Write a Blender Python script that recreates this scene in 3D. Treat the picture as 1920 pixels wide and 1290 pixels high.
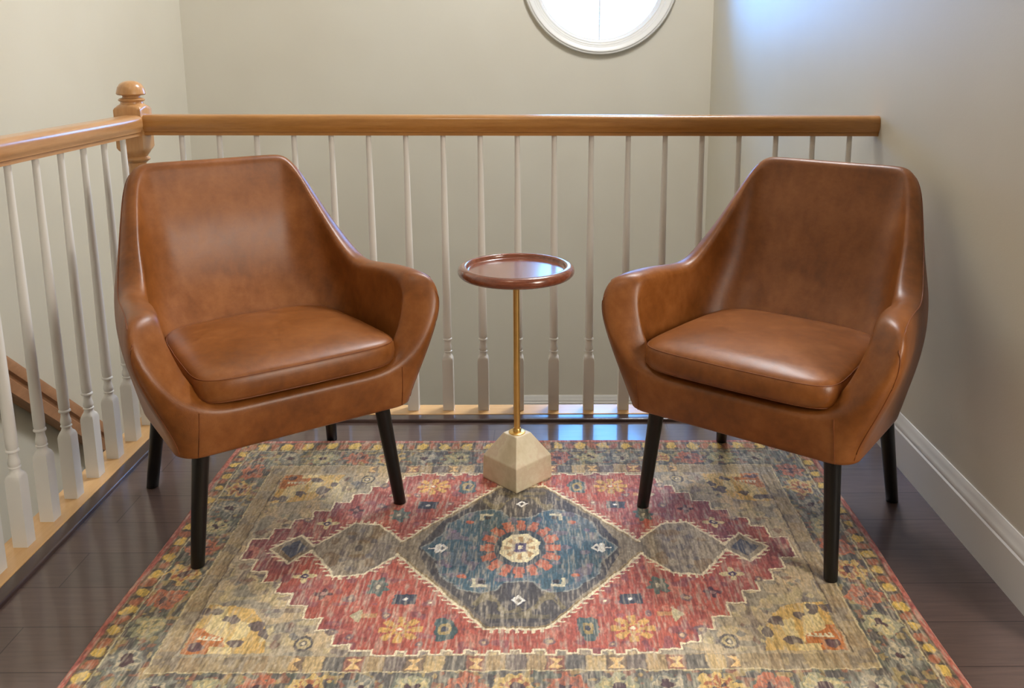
import bpy, bmesh, math, random
import numpy as np
from mathutils import Vector, Matrix

PI = math.pi
for o in list(bpy.data.objects):
    bpy.data.objects.remove(o, do_unlink=True)
scene = bpy.context.scene
C = scene.collection

# ------------------------------------------------------------------ camera
PITCH, YAW, ROLL = 0.2079, 0.0134, 0.0026
FPX, PX, PY = 1676.2, 1034.0, 441.8
cp, sp, cy, sy = math.cos(PITCH), math.sin(PITCH), math.cos(YAW), math.sin(YAW)
Fv = Vector((sy * cp, cy * cp, -sp))
Rv = Vector((cy, -sy, 0))
Uv = Rv.cross(Fv)
R2 = math.cos(ROLL) * Rv + math.sin(ROLL) * Uv
U2 = -math.sin(ROLL) * Rv + math.cos(ROLL) * Uv
cam_data = bpy.data.cameras.new('camera')
cam = bpy.data.objects.new('camera', cam_data)
C.objects.link(cam)
m = Matrix((R2, U2, -Fv)).transposed().to_4x4()
m.translation = Vector((0.9798, -2.5358, 1.0801))
cam.matrix_world = m
cam_data.sensor_fit = 'HORIZONTAL'
cam_data.sensor_width = 36.0
cam_data.lens = FPX / 1920 * 36.0
cam_data.shift_x = -(PX - 960) / 1920
cam_data.shift_y = (PY - 645) / 1920
cam_data.clip_start = 0.05
scene.camera = cam

# ------------------------------------------------------------------ world, lights, exposure
world = bpy.data.worlds.new('sky')
scene.world = world
world.use_nodes = True
bgn = world.node_tree.nodes['Background']
bgn.inputs[0].default_value = (0.13, 0.42, 1.0, 1)
bgn.inputs[1].default_value = 23.0


def area(name, loc, target, sx, sy_, power, col):
    d = bpy.data.lights.new(name, 'AREA')
    d.shape = 'RECTANGLE'
    d.size, d.size_y = sx, sy_
    d.energy = power
    d.color = col
    o = bpy.data.objects.new(name, d)
    C.objects.link(o)
    o.location = loc
    o.rotation_euler = (Vector(target) - Vector(loc)).to_track_quat('-Z', 'Y').to_euler()
    return o


# light-portal in the round window opening guides the sky light in
pl = area('window_portal', (1.311, 2.575, 1.47), (1.311, 0, 1.47), 0.74, 0.74, 1.0, (1, 1, 1))
pl.data.cycles.is_portal = True
# daylight from the rest of the house behind the camera; the overhead lamp is unseen, added as warm fill
area('hall_daylight', (3.1, -2.5, 1.45), (0.3, -0.3, 0.5), 1.0, 1.3, 80.0, (1.0, 0.91, 0.80))
area('overhead_fill', (0.5, -1.9, 3.2), (0.6, -1.2, 0), 0.35, 0.35, 7.0, (1.0, 0.84, 0.64))
area('stairwell_fill', (1.62, 0.9, 3.2), (-0.7, 1.0, 0.6), 0.5, 0.7, 84.0, (0.98, 0.98, 1.0))  # unseen lamp added to brighten the left and back stairwell walls

vs = scene.view_settings
vs.view_transform = 'Standard'
vs.look = 'None'
vs.exposure = 0.0
vs.gamma = 1.0
vs.use_curve_mapping = False


# ------------------------------------------------------------------ helpers
def lin(r, g, b):
    f = lambda c: (c / 255 / 12.92) if c / 255 <= 0.04045 else ((c / 255 + 0.055) / 1.055) ** 2.4
    return (f(r), f(g), f(b), 1.0)


def tag(o, label=None, cat=None, group=None, kind=None):
    if label: o['label'] = label
    if cat: o['category'] = cat
    if group: o['group'] = group
    if kind: o['kind'] = kind
    return o


def thing(name, label, cat, loc=(0, 0, 0), rotz=0, group=None):
    o = bpy.data.objects.new(name, None)
    C.objects.link(o)
    o.empty_display_size = 0.1
    o.location = loc
    o.rotation_euler = (0, 0, rotz)
    return tag(o, label, cat, group)


def obj(name, bm, mat, parent=None, smooth=None, recalc=True):
    if recalc:
        bmesh.ops.recalc_face_normals(bm, faces=bm.faces[:])
    me = bpy.data.meshes.new(name)
    bm.to_mesh(me)
    bm.free()
    if smooth is not None:
        me.polygons.foreach_set('use_smooth', [True] * len(me.polygons))
        if smooth < 179:
            me.set_sharp_from_angle(angle=math.radians(smooth))
    if mat: me.materials.append(mat)
    o = bpy.data.objects.new(name, me)
    C.objects.link(o)
    if parent: o.parent = parent
    return o


def struct(name, bm, mat, parent=None, smooth=None):
    o = obj(name, bm, mat, parent, smooth)
    if parent is None: o['kind'] = 'structure'
    return o


def box(bm, x0, x1, y0, y1, z0, z1, bevel=0):
    vs_ = [bm.verts.new(p) for p in [(x0, y0, z0), (x1, y0, z0), (x1, y1, z0), (x0, y1, z0),
                                     (x0, y0, z1), (x1, y0, z1), (x1, y1, z1), (x0, y1, z1)]]
    fs = [(0, 3, 2, 1), (4, 5, 6, 7), (0, 1, 5, 4), (1, 2, 6, 5), (2, 3, 7, 6), (3, 0, 4, 7)]
    faces = [bm.faces.new([vs_[i] for i in f]) for f in fs]
    if bevel:
        es = list({e for f in faces for e in f.edges})
        bmesh.ops.bevel(bm, geom=es, offset=bevel, segments=2, affect='EDGES', profile=0.6)


def loft(bm, rings, closed=True, cap0=True, cap1=True):
    """rings: list of equally long lists of points"""
    R = [[bm.verts.new(p) for p in r] for r in rings]
    n = len(R[0])
    for a, b in zip(R[:-1], R[1:]):
        for i in range(n if closed else n - 1):
            j = (i + 1) % n
            bm.faces.new((a[i], a[j], b[j], b[i]))
    if cap0: bm.faces.new(list(reversed(R[0])))
    if cap1: bm.faces.new(R[-1])
    return R


def lathe(bm, prof, n=32, cx=0, cy_=0):
    """prof: list of (r, z)"""
    rings = [[(cx + r * math.cos(2 * PI * i / n), cy_ + r * math.sin(2 * PI * i / n), z) for i in range(n)] for r, z in prof]
    loft(bm, rings)


def tube(bm, pts, r, n=8):
    pts = [Vector(p) for p in pts]
    rings = []
    up = Vector((0, 0, 1))
    for i, p in enumerate(pts):
        t = (pts[min(i + 1, len(pts) - 1)] - pts[max(i - 1, 0)]).normalized()
        a = up if abs(t.dot(up)) < 0.95 else Vector((1, 0, 0))
        u = t.cross(a).normalized()
        v = t.cross(u).normalized()
        rr = r[i] if isinstance(r, (list, tuple)) else r
        rings.append([p + u * rr * math.cos(2 * PI * k / n) + v * rr * math.sin(2 * PI * k / n) for k in range(n)])
    loft(bm, rings)


def interp(tab, x):
    return float(np.interp(x, [a for a, _ in tab], [b for _, b in tab]))


def sstep(a, b, x):
    t = min(1, max(0, (x - a) / (b - a)))
    return t * t * (3 - 2 * t)


# ------------------------------------------------------------------ materials
def newmat(name):
    mt = bpy.data.materials.new(name)
    mt.use_nodes = True
    nt = mt.node_tree
    return mt, nt, nt.nodes['Principled BSDF']


def N(nt, typ, **kw):
    n = nt.nodes.new(typ)
    for k, v in kw.items(): setattr(n, k, v)
    return n


def ramp(nt, stops):
    r = N(nt, 'ShaderNodeValToRGB')
    e = r.color_ramp.elements
    e[0].position, e[0].color = stops[0]
    e[1].position, e[1].color = stops[-1]
    for p, c in stops[1:-1]:
        q = e.new(p)
        q.color = c
    return r


def coords(nt, scale=(1, 1, 1), kind='Object'):
    tc = N(nt, 'ShaderNodeTexCoord')
    mp = N(nt, 'ShaderNodeMapping')
    mp.inputs['Scale'].default_value = scale
    nt.links.new(tc.outputs[kind], mp.inputs[0])
    return mp.outputs[0]


def noise(nt, vec, scale, detail=3, rough=0.5):
    n = N(nt, 'ShaderNodeTexNoise')
    n.inputs['Scale'].default_value = scale
    n.inputs['Detail'].default_value = detail
    n.inputs['Roughness'].default_value = rough
    nt.links.new(vec, n.inputs['Vector'])
    return n.outputs['Fac']


def bump(nt, bsdf, h, strength, dist=0.001):
    b = N(nt, 'ShaderNodeBump')
    b.inputs['Strength'].default_value = strength
    b.inputs['Distance'].default_value = dist
    nt.links.new(h, b.inputs['Height'])
    nt.links.new(b.outputs[0], bsdf.inputs['Normal'])


def paint_mat(name, c1, c2, rough=0.6, bmp=0.25):
    mt, nt, b = newmat(name)
    v = coords(nt)
    r = ramp(nt, [(0.35, c1), (0.65, c2)])
    nt.links.new(noise(nt, v, 1.7, 2), r.inputs[0])
    nt.links.new(r.outputs[0], b.inputs['Base Color'])
    b.inputs['Roughness'].default_value = rough
    bump(nt, b, noise(nt, v, 260, 2), bmp, 0.0006)
    return mt


def wood_mat(name, stops, scale, rough, bmp=0.15, gscale=1.0, coat=0.0):
    mt, nt, b = newmat(name)
    v = coords(nt, scale)
    n1 = noise(nt, v, 6 * gscale, 6, 0.6)
    n2 = noise(nt, v, 34 * gscale, 4, 0.7)
    mx = N(nt, 'ShaderNodeMath', operation='MULTIPLY_ADD')
    mx.inputs[1].default_value = 0.35
    nt.links.new(n2, mx.inputs[0])
    ml = N(nt, 'ShaderNodeMath', operation='MULTIPLY')
    ml.inputs[1].default_value = 0.65
    nt.links.new(n1, ml.inputs[0])
    nt.links.new(ml.outputs[0], mx.inputs[2])
    r = ramp(nt, stops)
    nt.links.new(mx.outputs[0], r.inputs[0])
    nt.links.new(r.outputs[0], b.inputs['Base Color'])
    b.inputs['Roughness'].default_value = rough
    b.inputs['Coat Weight'].default_value = coat
    b.inputs['Coat Roughness'].default_value = 0.12
    bump(nt, b, mx.outputs[0], bmp, 0.0006)
    return mt


M_wall = paint_mat('beige_wall_paint', lin(210, 204, 188), lin(214, 209, 194), 0.5)
M_white = paint_mat('white_trim_paint', lin(226, 224, 218), lin(231, 229, 224), 0.35, 0.05)
M_ceil = paint_mat('ceiling_paint', lin(232, 230, 224), lin(236, 234, 228), 0.8)
M_oakx = wood_mat('oak_along_x', [(0.3, lin(152, 102, 48)), (0.5, lin(172, 120, 62)), (0.7, lin(186, 134, 74))], (1, 14, 14), 0.3, coat=0.4)
M_oaky = wood_mat('oak_along_y', [(0.3, lin(166, 120, 74)), (0.5, lin(186, 138, 90)), (0.7, lin(198, 150, 102))], (14, 1, 14), 0.3, coat=0.4)
M_oakz = wood_mat('oak_along_z', [(0.3, lin(176, 128, 80)), (0.5, lin(192, 144, 94)), (0.7, lin(204, 156, 106))], (14, 14, 1.2), 0.3, coat=0.4)
M_oakpale_x = wood_mat('pale_oak_x', [(0.3, lin(214, 168, 112)), (0.7, lin(232, 190, 134))], (1, 14, 14), 0.22, coat=0.3)
M_oakpale_y = wood_mat('pale_oak_y', [(0.3, lin(214, 168, 112)), (0.7, lin(232, 190, 134))], (14, 1, 14), 0.3, coat=0.2)
M_walnut = wood_mat('walnut', [(0.3, lin(92, 46, 30)), (0.5, lin(122, 66, 44)), (0.7, lin(146, 84, 58))], (2, 16, 16), 0.24, coat=0.8)
M_oldwood = wood_mat('stair_handrail_wood', [(0.3, lin(150, 104, 72)), (0.7, lin(184, 134, 96))], (14, 1, 3), 0.35)


def floor_mat():
    mt, nt, b = newmat('dark_wood_floor')
    tc = N(nt, 'ShaderNodeTexCoord')
    br = N(nt, 'ShaderNodeTexBrick')
    br.offset = 0.37
    br.inputs['Color1'].default_value = lin(90, 75, 70)
    br.inputs['Color2'].default_value = lin(98, 80, 75)
    br.inputs['Mortar'].default_value = lin(58, 45, 41)
    br.inputs['Scale'].default_value = 1.0
    br.inputs['Mortar Size'].default_value = 0.0014
    br.inputs['Mortar Smooth'].default_value = 0.3
    br.inputs['Brick Width'].default_value = 1.35
    br.inputs['Row Height'].default_value = 0.127
    nt.links.new(tc.outputs['Object'], br.inputs['Vector'])
    v = coords(nt, (1.2, 16, 16))
    n1 = noise(nt, v, 7, 6, 0.65)
    r = ramp(nt, [(0.3, (0.78, 0.77, 0.77, 1)), (0.7, (1.15, 1.13, 1.1, 1))])
    nt.links.new(n1, r.inputs[0])
    mx = N(nt, 'ShaderNodeMix', data_type='RGBA', blend_type='MULTIPLY')
    mx.inputs[0].default_value = 1
    nt.links.new(br.outputs['Color'], mx.inputs[6])
    nt.links.new(r.outputs[0], mx.inputs[7])
    nt.links.new(mx.outputs[2], b.inputs['Base Color'])
    b.inputs['Roughness'].default_value = 0.36
    b.inputs['Coat Weight'].default_value = 0.5
    b.inputs['Coat Roughness'].default_value = 0.10
    bump(nt, b, n1, 0.12, 0.0008)
    return mt


M_floor = floor_mat()
M_trimdark = wood_mat('dark_nosing_wood', [(0.3, lin(58, 44, 42)), (0.7, lin(84, 64, 58))], (2, 2, 10), 0.3, coat=0.4)


def leather_mat(name, c0, c1, c2, rough):
    mt, nt, b = newmat(name)
    v = coords(nt)
    n1 = noise(nt, v, 7, 5, 0.6)
    n2 = noise(nt, v, 55, 4, 0.6)
    ad = N(nt, 'ShaderNodeMath', operation='MULTIPLY_ADD')
    ad.inputs[1].default_value = 0.3
    nt.links.new(n2, ad.inputs[0])
    ml = N(nt, 'ShaderNodeMath', operation='MULTIPLY')
    ml.inputs[1].default_value = 0.7
    nt.links.new(n1, ml.inputs[0])
    nt.links.new(ml.outputs[0], ad.inputs[2])
    r = ramp(nt, [(0.32, c0), (0.5, c1), (0.68, c2)])
    nt.links.new(ad.outputs[0], r.inputs[0])
    nt.links.new(r.outputs[0], b.inputs['Base Color'])
    rr = N(nt, 'ShaderNodeMapRange')
    rr.inputs['To Min'].default_value = rough - 0.05
    rr.inputs['To Max'].default_value = rough + 0.08
    nt.links.new(n2, rr.inputs[0])
    nt.links.new(rr.outputs[0], b.inputs['Roughness'])
    vo = N(nt, 'ShaderNodeTexVoronoi')
    vo.inputs['Scale'].default_value = 520
    nt.links.new(v, vo.inputs['Vector'])
    s = N(nt, 'ShaderNodeMath', operation='MULTIPLY_ADD')
    s.inputs[1].default_value = 0.5
    nt.links.new(vo.outputs['Distance'], s.inputs[0])
    nt.links.new(n2, s.inputs[2])
    bump(nt, b, s.outputs[0], 0.22, 0.0007)
    b.inputs['Specular IOR Level'].default_value = 0.5
    return mt


M_leather = leather_mat('cognac_leather', lin(108, 60, 20), lin(134, 78, 31), lin(156, 97, 48), 0.37)
M_seam = leather_mat('leather_seam', lin(112, 58, 24), lin(124, 68, 30), lin(136, 78, 38), 0.5)


def simple(name, col, rough, metal=0.0, coat=0.0, var=0.0):
    mt, nt, b = newmat(name)
    v = coords(nt)
    c2 = tuple(min(1, c * (1 + var)) for c in col[:3]) + (1,)
    r = ramp(nt, [(0.3, col), (0.7, c2)])
    nt.links.new(noise(nt, v, 40, 3), r.inputs[0])
    nt.links.new(r.outputs[0], b.inputs['Base Color'])
    b.inputs['Roughness'].default_value = rough
    b.inputs['Metallic'].default_value = metal
    b.inputs['Coat Weight'].default_value = coat
    return mt


M_black = simple('black_lacquered_wood', lin(4, 4, 4), 0.38, 0, 0.0, 0.3)
M_brass = simple('brushed_brass', lin(226, 188, 116), 0.36, 1.0, 0, 0.1)


def marble_mat():
    mt, nt, b = newmat('cream_marble')
    v = coords(nt)
    r = ramp(nt, [(0.36, lin(216, 202, 170)), (0.5, lin(230, 218, 190)), (0.56, lin(222, 204, 176)), (0.68, lin(236, 226, 202))])
    nt.links.new(noise(nt, v, 14, 6, 0.6), r.inputs[0])
    nt.links.new(r.outputs[0], b.inputs['Base Color'])
    b.inputs['Roughness'].default_value = 0.38
    return mt


M_marble = marble_mat()


def glass_mat():
    mt = bpy.data.materials.new('window_glass')
    mt.use_nodes = True
    nt = mt.node_tree
    nt.nodes.clear()
    out = N(nt, 'ShaderNodeOutputMaterial')
    t = N(nt, 'ShaderNodeBsdfTransparent')
    t.inputs[0].default_value = (0.95, 0.97, 0.97, 1)
    g = N(nt, 'ShaderNodeBsdfGlossy')
    g.inputs['Roughness'].default_value = 0.02
    f = N(nt, 'ShaderNodeFresnel')
    f.inputs[0].default_value = 1.45
    mx = N(nt, 'ShaderNodeMixShader')
    nt.links.new(f.outputs[0], mx.inputs[0])
    nt.links.new(t.outputs[0], mx.inputs[1])
    nt.links.new(g.outputs[0], mx.inputs[2])
    nt.links.new(mx.outputs[0], out.inputs[0])
    return mt


M_glass = glass_mat()

# ------------------------------------------------------------------ room shell
XR, XLW, YB, YF = 1.936, -0.985, 2.52, -5.2
ZC, ZLOW = 3.4, -2.75
EDGE = 0.077           # inner edge of dark nosing
WX, WZ, WR = 1.311, 1.468, 0.366

bm = bmesh.new(); box(bm, -EDGE + 0.0, XR, YF, -EDGE, -0.03, 0.0); struct('floor', bm, M_floor)
bm = bmesh.new(); box(bm, XLW - 0.1, XR + 0.1, YF - 0.1, YB + 0.12, ZLOW - 0.05, ZLOW); struct('floor.001', bm, M_floor)
bm = bmesh.new(); box(bm, 0.78, XR, 1.35, YB, -1.16, -1.11); struct('floor.002', bm, M_floor)
bm = bmesh.new(); box(bm, XLW - 0.1, 3.3, YF - 0.1, YB + 0.12, ZC, ZC + 0.05); struct('ceiling', bm, M_ceil)
bm = bmesh.new(); box(bm, XR, XR + 0.1, -1.12, YB + 0.12, ZLOW, ZC); struct('wall_right', bm, M_wall)
bm = bmesh.new(); box(bm, 3.2, 3.3, YF, -1.02, -0.03, ZC); struct('wall_hall_right', bm, M_wall)
bm = bmesh.new(); box(bm, XR + 0.1, 3.3, -1.12, -1.02, -0.03, ZC); struct('wall_hall_back', bm, M_wall)
bm = bmesh.new(); box(bm, XR, 3.2, YF, -1.12, -0.03, 0.0); struct('floor.003', bm, M_floor)
bm = bmesh.new(); box(bm, XLW - 0.1, XLW, YF, YB + 0.12, ZLOW, ZC); struct('wall_left', bm, M_wall)
bm = bmesh.new(); box(bm, XLW - 0.1, 3.3, YF - 0.1, YF, ZLOW, ZC); struct('wall_front', bm, M_wall)
# walls under the loft floor edge (stairwell side)
bm = bmesh.new(); box(bm, -0.18, XR, -0.06, 0.025, ZLOW, -0.034); struct('wall_under_back_edge', bm, M_wall)
bm = bmesh.new(); box(bm, -0.185, -0.12, YF, -0.06, ZLOW, -0.034); struct('wall_under_left_edge', bm, M_wall)


def back_wall():
    bm = bmesh.new()
    n = 96
    th = 0.06
    x0, x1, z0, z1 = XLW - 0.1, XR + 0.1, ZLOW, ZC
    xs0, xs1, zs0, zs1 = WX - 0.55, WX + 0.55, WZ - 0.55, WZ + 0.55
    for y in (YB, YB + th):
        circ, sq = [], []
        for i in range(n):
            a = 2 * PI * i / n
            c, s = math.cos(a), math.sin(a)
            circ.append(bm.verts.new((WX + WR * c, y, WZ + WR * s)))
            k = 0.55 / max(abs(c), abs(s))
            sq.append(bm.verts.new((WX + k * c, y, WZ + k * s)))
        for i in range(n):
            j = (i + 1) % n
            bm.faces.new((circ[i], circ[j], sq[j], sq[i]))
        for (a, b, c, d) in [(x0, xs0, z0, z1), (xs1, x1, z0, z1), (xs0, xs1, z0, zs0), (xs0, xs1, zs1, z1)]:
            bm.faces.new([bm.verts.new(p) for p in [(a, y, c), (b, y, c), (b, y, d), (a, y, d)]])
        if y == YB: keep = circ
    for i in range(n):
        j = (i + 1) % n
        bm.faces.new((keep[i], keep[j], circ[j], circ[i]))
    return struct('wall_back', bm, M_wall)


back_wall()


def ring_profile(bm, prof, n=128):
    """closed profile of (radius, y) swept round the window axis"""
    R = []
    for i in range(n):
        a = 2 * PI * i / n
        R.append([bm.verts.new((WX + r * math.cos(a), y, WZ + r * math.sin(a))) for r, y in prof])
    m_ = len(prof)
    for i in range(n):
        a, b = R[i], R[(i + 1) % n]
        for k in range(m_):
            l = (k + 1) % m_
            bm.faces.new((a[k], b[k], b[l], a[l]))


win = bpy.data.objects.new('window_1', None)
C.objects.link(win)
win['kind'] = 'structure'
bm = bmesh.new()
ring_profile(bm, [(0.368, YB - 0.001), (0.368, YB - 0.010), (0.372, YB - 0.013), (0.381, YB - 0.013), (0.384, YB - 0.019), (0.396, YB - 0.021),
                  (0.401, YB - 0.026), (0.412, YB - 0.028), (0.417, YB - 0.024), (0.424, YB - 0.024), (0.429, YB - 0.018), (0.430, YB - 0.0)])
obj('window_casing', bm, M_white, win, 40)
bm = bmesh.new()
ring_profile(bm, [(0.3665, YB + 0.001), (0.3665, YB + 0.062), (0.345, YB + 0.062), (0.345, YB + 0.034), (0.352, YB + 0.032), (0.355, YB + 0.026), (0.361, YB + 0.022), (0.361, YB + 0.001)])
obj('window_frame', bm, M_white, win, 40)
bm = bmesh.new()
lathe(bm, [(0.347, -0.002), (0.347, 0.002)], 96)
bmesh.ops.rotate(bm, verts=bm.verts[:], matrix=Matrix.Rotation(PI / 2, 3, 'X'))
bmesh.ops.translate(bm, verts=bm.verts[:], vec=(WX, YB + 0.045, WZ))
obj('window_pane', bm, M_glass, win)
bm = bmesh.new()
box(bm, WX - 0.004, WX + 0.004, YB + 0.034, YB + 0.0425, WZ - 0.345, WZ + 0.345, 0.002)
box(bm, WX - 0.345, WX + 0.345, YB + 0.035, YB + 0.0415, WZ - 0.006, WZ + 0.006, 0.002)
obj('muntin_bars', bm, M_white, win)

# nosing strips
bm = bmesh.new()
def nose(bm, path_len_axis, a0, a1, b_in, b_out, z0, z1, r):
    """strip with a rounded inner top edge; axis x or y"""
    prof = [(b_in, z0), (b_in, z1 - r)] + [(b_in + (b_out - b_in) / abs(b_out - b_in) * (r - r * math.cos(t)), z1 - r + r * math.sin(t)) for t in (PI / 6, PI / 3, PI / 2)] + [(b_out, z1), (b_out, z0)]
    if path_len_axis == 'x':
        loft(bm, [[(a, b, z) for b, z in prof] for a in (a0, a1)])
    else:
        loft(bm, [[(b, a, z) for b, z in prof] for a in (a0, a1)])


nose(bm, 'x', -EDGE, XR, -EDGE, -0.042, -0.03, 0.010, 0.005)
struct('trim_1', bm, M_trimdark, None, 50)
bm = bmesh.new()
nose(bm, 'y', YF, -0.042, -EDGE, -0.108, -0.03, 0.010, 0.005)
struct('trim_2', bm, M_trimdark, None, 50)
bm = bmesh.new(); box(bm, -0.108, XR, -0.042, 0.032, -0.034, 0.012, 0.004); struct('trim_3', bm, M_oakpale_x)
bm = bmesh.new(); box(bm, -0.195, -0.1085, YF, 0.032, -0.034, 0.012, 0.004); struct('trim_4', bm, M_oakpale_y)


def baseboard(name, pts_fn, a0, a1, h=0.135):
    prof = [(0, 0), (0.015, 0), (0.015, 0.095 * h / 0.135), (0.012, 0.099 * h / 0.135), (0.0125, 0.104 * h / 0.135), (0.011, 0.112 * h / 0.135),
            (0.0075, 0.119 * h / 0.135), (0.0075, 0.123 * h / 0.135), (0.004, 0.131 * h / 0.135), (0.003, h), (0, h)]
    bm = bmesh.new()
    loft(bm, [[pts_fn(a, d, z) for d, z in prof] for a in (a0, a1)])
    return struct(name, bm, M_white, None, 30)


baseboard('baseboard_right', lambda a, d, z: (XR - d, a, z), -1.12, -0.078)
baseboard('baseboard_back', lambda a, d, z: (a, YB - d, -1.11 + z), 0.86, XR, 0.145)
baseboard('baseboard_front', lambda a, d, z: (a, YF + d, z), -0.07, XR)

# ------------------------------------------------------------------ railings
ZT, ZRT = 0.836, 0.893


def rail_prof():
    h = ZRT - ZT
    r = [(-0.021, 0), (0.021, 0), (0.021, 0.009), (0.025, 0.011), (0.025, 0.014), (0.029, 0.020), (0.0305, 0.028), (0.0305, 0.040)]
    for t in range(1, 7):
        a = t / 6 * PI / 2
        r.append((0.0305 - 0.016 * (1 - math.cos(a)), 0.040 + (h - 0.040) * math.sin(a)))
    left = [(-x, z) for x, z in reversed(r[2:])]
    return r + left


def baluster_mesh():
    bm = bmesh.new()
    n = 24
    s = 0.0158
    rings = []

    def sq(hs, z, rnd=0.0):
        out = []
        for i in range(n):
            a = 2 * PI * (i + 0.5) / n
            c, t = math.cos(a), math.sin(a)
            k = hs / max(abs(c), abs(t))
            k = min(k, hs * (1.41 - 0.07))
            out.append(((k * (1 - rnd) + hs * 0.95 * rnd) * c, (k * (1 - rnd) + hs * 0.95 * rnd) * t, z))
        return out
    # true square section: 24 points on the square
    def square(hs, z):
        out = []
        for sx, sy2, dx, dy in [(1, -1, 0, 1), (1, 1, -1, 0), (-1, 1, 0, -1), (-1, -1, 1, 0)]:
            for k in range(6):
                t = 2 * k / 6
                out.append((hs * (sx + dx * t), hs * (sy2 + dy * t), z))
        return out

    def circ(r, z):
        out = []
        for i in range(n):
            a = -PI / 4 + 2 * PI * i / n
            out.append((r * math.cos(a), r * math.sin(a), z))
        return out
    rings = [square(s, 0.0122), square(s, 0.168)]
    for k, z in ((0.25, 0.174), (0.6, 0.179)):
        a, b = square(s, z), circ(0.0142, z)
        rings.append([tuple(p * (1 - k) + q * k for p, q in zip(u, v)) for u, v in zip(a, b)])
    for r, z in [(0.0125, 0.183), (0.0108, 0.189), (0.0104, 0.192), (0.0128, 0.1935), (0.0128, 0.1955), (0.0102, 0.197), (0.0118, 0.201),
                 (0.0122, 0.205), (0.0115, 0.210), (0.0096, 0.218), (0.0092, 0.224), (0.0094, 0.228), (0.0130, 0.230), (0.0138, 0.232),
                 (0.0130, 0.2345), (0.0108, 0.236), (0.0122, 0.240), (0.0124, 0.26), (0.0118, 0.35), (0.0100, 0.56), (0.0078, 0.76), (0.0074, ZT + 0.003)]:
        rings.append(circ(r, z))
    loft(bm, rings)
    return bm


rail_b = thing('stair_railing', 'horizontal oak handrail on white turned balusters behind both armchairs, ending at right wall', 'railing', (0, 0, 0))
bm = bmesh.new()
loft(bm, [[(x, yy, ZT + zz) for yy, zz in rail_prof()] for x in (-0.128, XR - 0.0005)])
obj('handrail', bm, M_oakx, rail_b, 35)
base = obj('baluster', baluster_mesh(), M_white, rail_b, 35)
base.location = (-0.0289, 0, 0)
for i in range(1, 19):
    c = base.copy(); C.objects.link(c); c.parent = rail_b; c.location = (-0.0289 + 0.105 * i, 0, 0)

# newel post
newel_c = (-0.160, 0.0)


def newel():
    bm = bmesh.new()
    n = 32

    def square(hs, z):
        out = []
        for sx, sy2, dx, dy in [(1, -1, 0, 1), (1, 1, -1, 0), (-1, 1, 0, -1), (-1, -1, 1, 0)]:
            for k in range(8):
                t = 2 * k / 8
                out.append((hs * (sx + dx * t), hs * (sy2 + dy * t), z))
        return out

    def circ(r, z):
        return [(r * math.cos(-PI / 4 + 2 * PI * i / n), r * math.sin(-PI / 4 + 2 * PI * i / n), z) for i in range(n)]

    def mixr(r, hs, k, z):
        return [tuple(p * (1 - k) + q * k for p, q in zip(u, v)) for u, v in zip(square(hs, z), circ(r, z))]
    s = 0.037
    rings = [square(s + 0.004, 0.0122), square(s + 0.004, 0.21), mixr(0.038, s + 0.003, 0.4, 0.222), mixr(0.038, s, 1, 0.232)]
    for r, z in [(0.030, 0.238), (0.034, 0.244), (0.034, 0.25), (0.027, 0.256), (0.033, 0.275), (0.036, 0.31), (0.035, 0.42), (0.030, 0.56), (0.025, 0.70), (0.0235, 0.745),
                 (0.0245, 0.757), (0.030, 0.762), (0.034, 0.764), (0.036, 0.768), (0.034, 0.772), (0.029, 0.775), (0.031, 0.779), (0.0355, 0.785)]:
        rings.append(circ(r, z))
    rings += [mixr(0.0375, s, 0.7, 0.790), mixr(0.040, s, 0.3, 0.796), square(s, 0.802), square(s, 0.9065), mixr(0.040, s, 0.3, 0.912), mixr(0.036, s, 0.75, 0.9175)]
    for r, z in [(0.0300, 0.923), (0.0290, 0.928), (0.0330, 0.930), (0.0350, 0.934), (0.0320, 0.937), (0.0240, 0.939), (0.0225, 0.943), (0.0250, 0.9455), (0.0360, 0.947),
                 (0.0385, 0.950), (0.0370, 0.958), (0.0340, 0.968), (0.0280, 0.977), (0.0180, 0.983), (0.008, 0.9855), (0.001, 0.986)]:
        rings.append(circ(r, z))
    bmesh_ = loft(bm, rings)
    return bm


nw = obj('newel_post', newel(), M_oakz, rail_b, 35)
nw.location = (newel_c[0], newel_c[1], 0)

rail_l = thing('stair_railing', 'oak handrail with white turned balusters running toward the camera at the left', 'railing', (-0.149, 0, 0))
bm = bmesh.new()
loft(bm, [[(xx, y, ZT + zz) for xx, zz in rail_prof()] for y in (-0.0375, -3.2)])
obj('handrail', bm, M_oaky, rail_l, 35)
for k in range(-6, 6):
    c = base.copy(); C.objects.link(c); c.parent = rail_l; c.location = (0, -0.6365 + 0.1073 * k, 0)

# descending handrail on the far stair wall
bm = bmesh.new()
pr = [(0.0, -0.048), (0.028, -0.048), (0.028, -0.014), (0.022, -0.008), (0.024, 0.0), (0.034, 0.006), (0.036, 0.03), (0.028, 0.044), (0.012, 0.050), (-0.012, 0.050), (-0.026, 0.044), (-0.030, 0.03), (-0.028, -0.048)]
ang = math.atan2(-0.852, 1.0)
d0 = Vector((0, math.cos(ang), math.sin(ang))); u0 = Vector((0, -math.sin(ang), math.cos(ang)))
p0 = Vector((XLW + 0.045, 0.532, -0.085))
loft(bm, [[p0 + d0 * t + Vector((a, 0, 0)) + u0 * b * 1.14 for a, b in pr] for t in (-1.3, 1.35)])
wh = thing('wall_handrail', 'brown wooden handrail sloping down the stairwell wall, seen between the left white balusters', 'handrail', (XLW, 0.532, -0.085))
r_ = obj('rail', bm, M_oldwood, wh, 35)
r_.matrix_parent_inverse = Matrix.Translation((-XLW, -0.532, 0.085))
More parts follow.
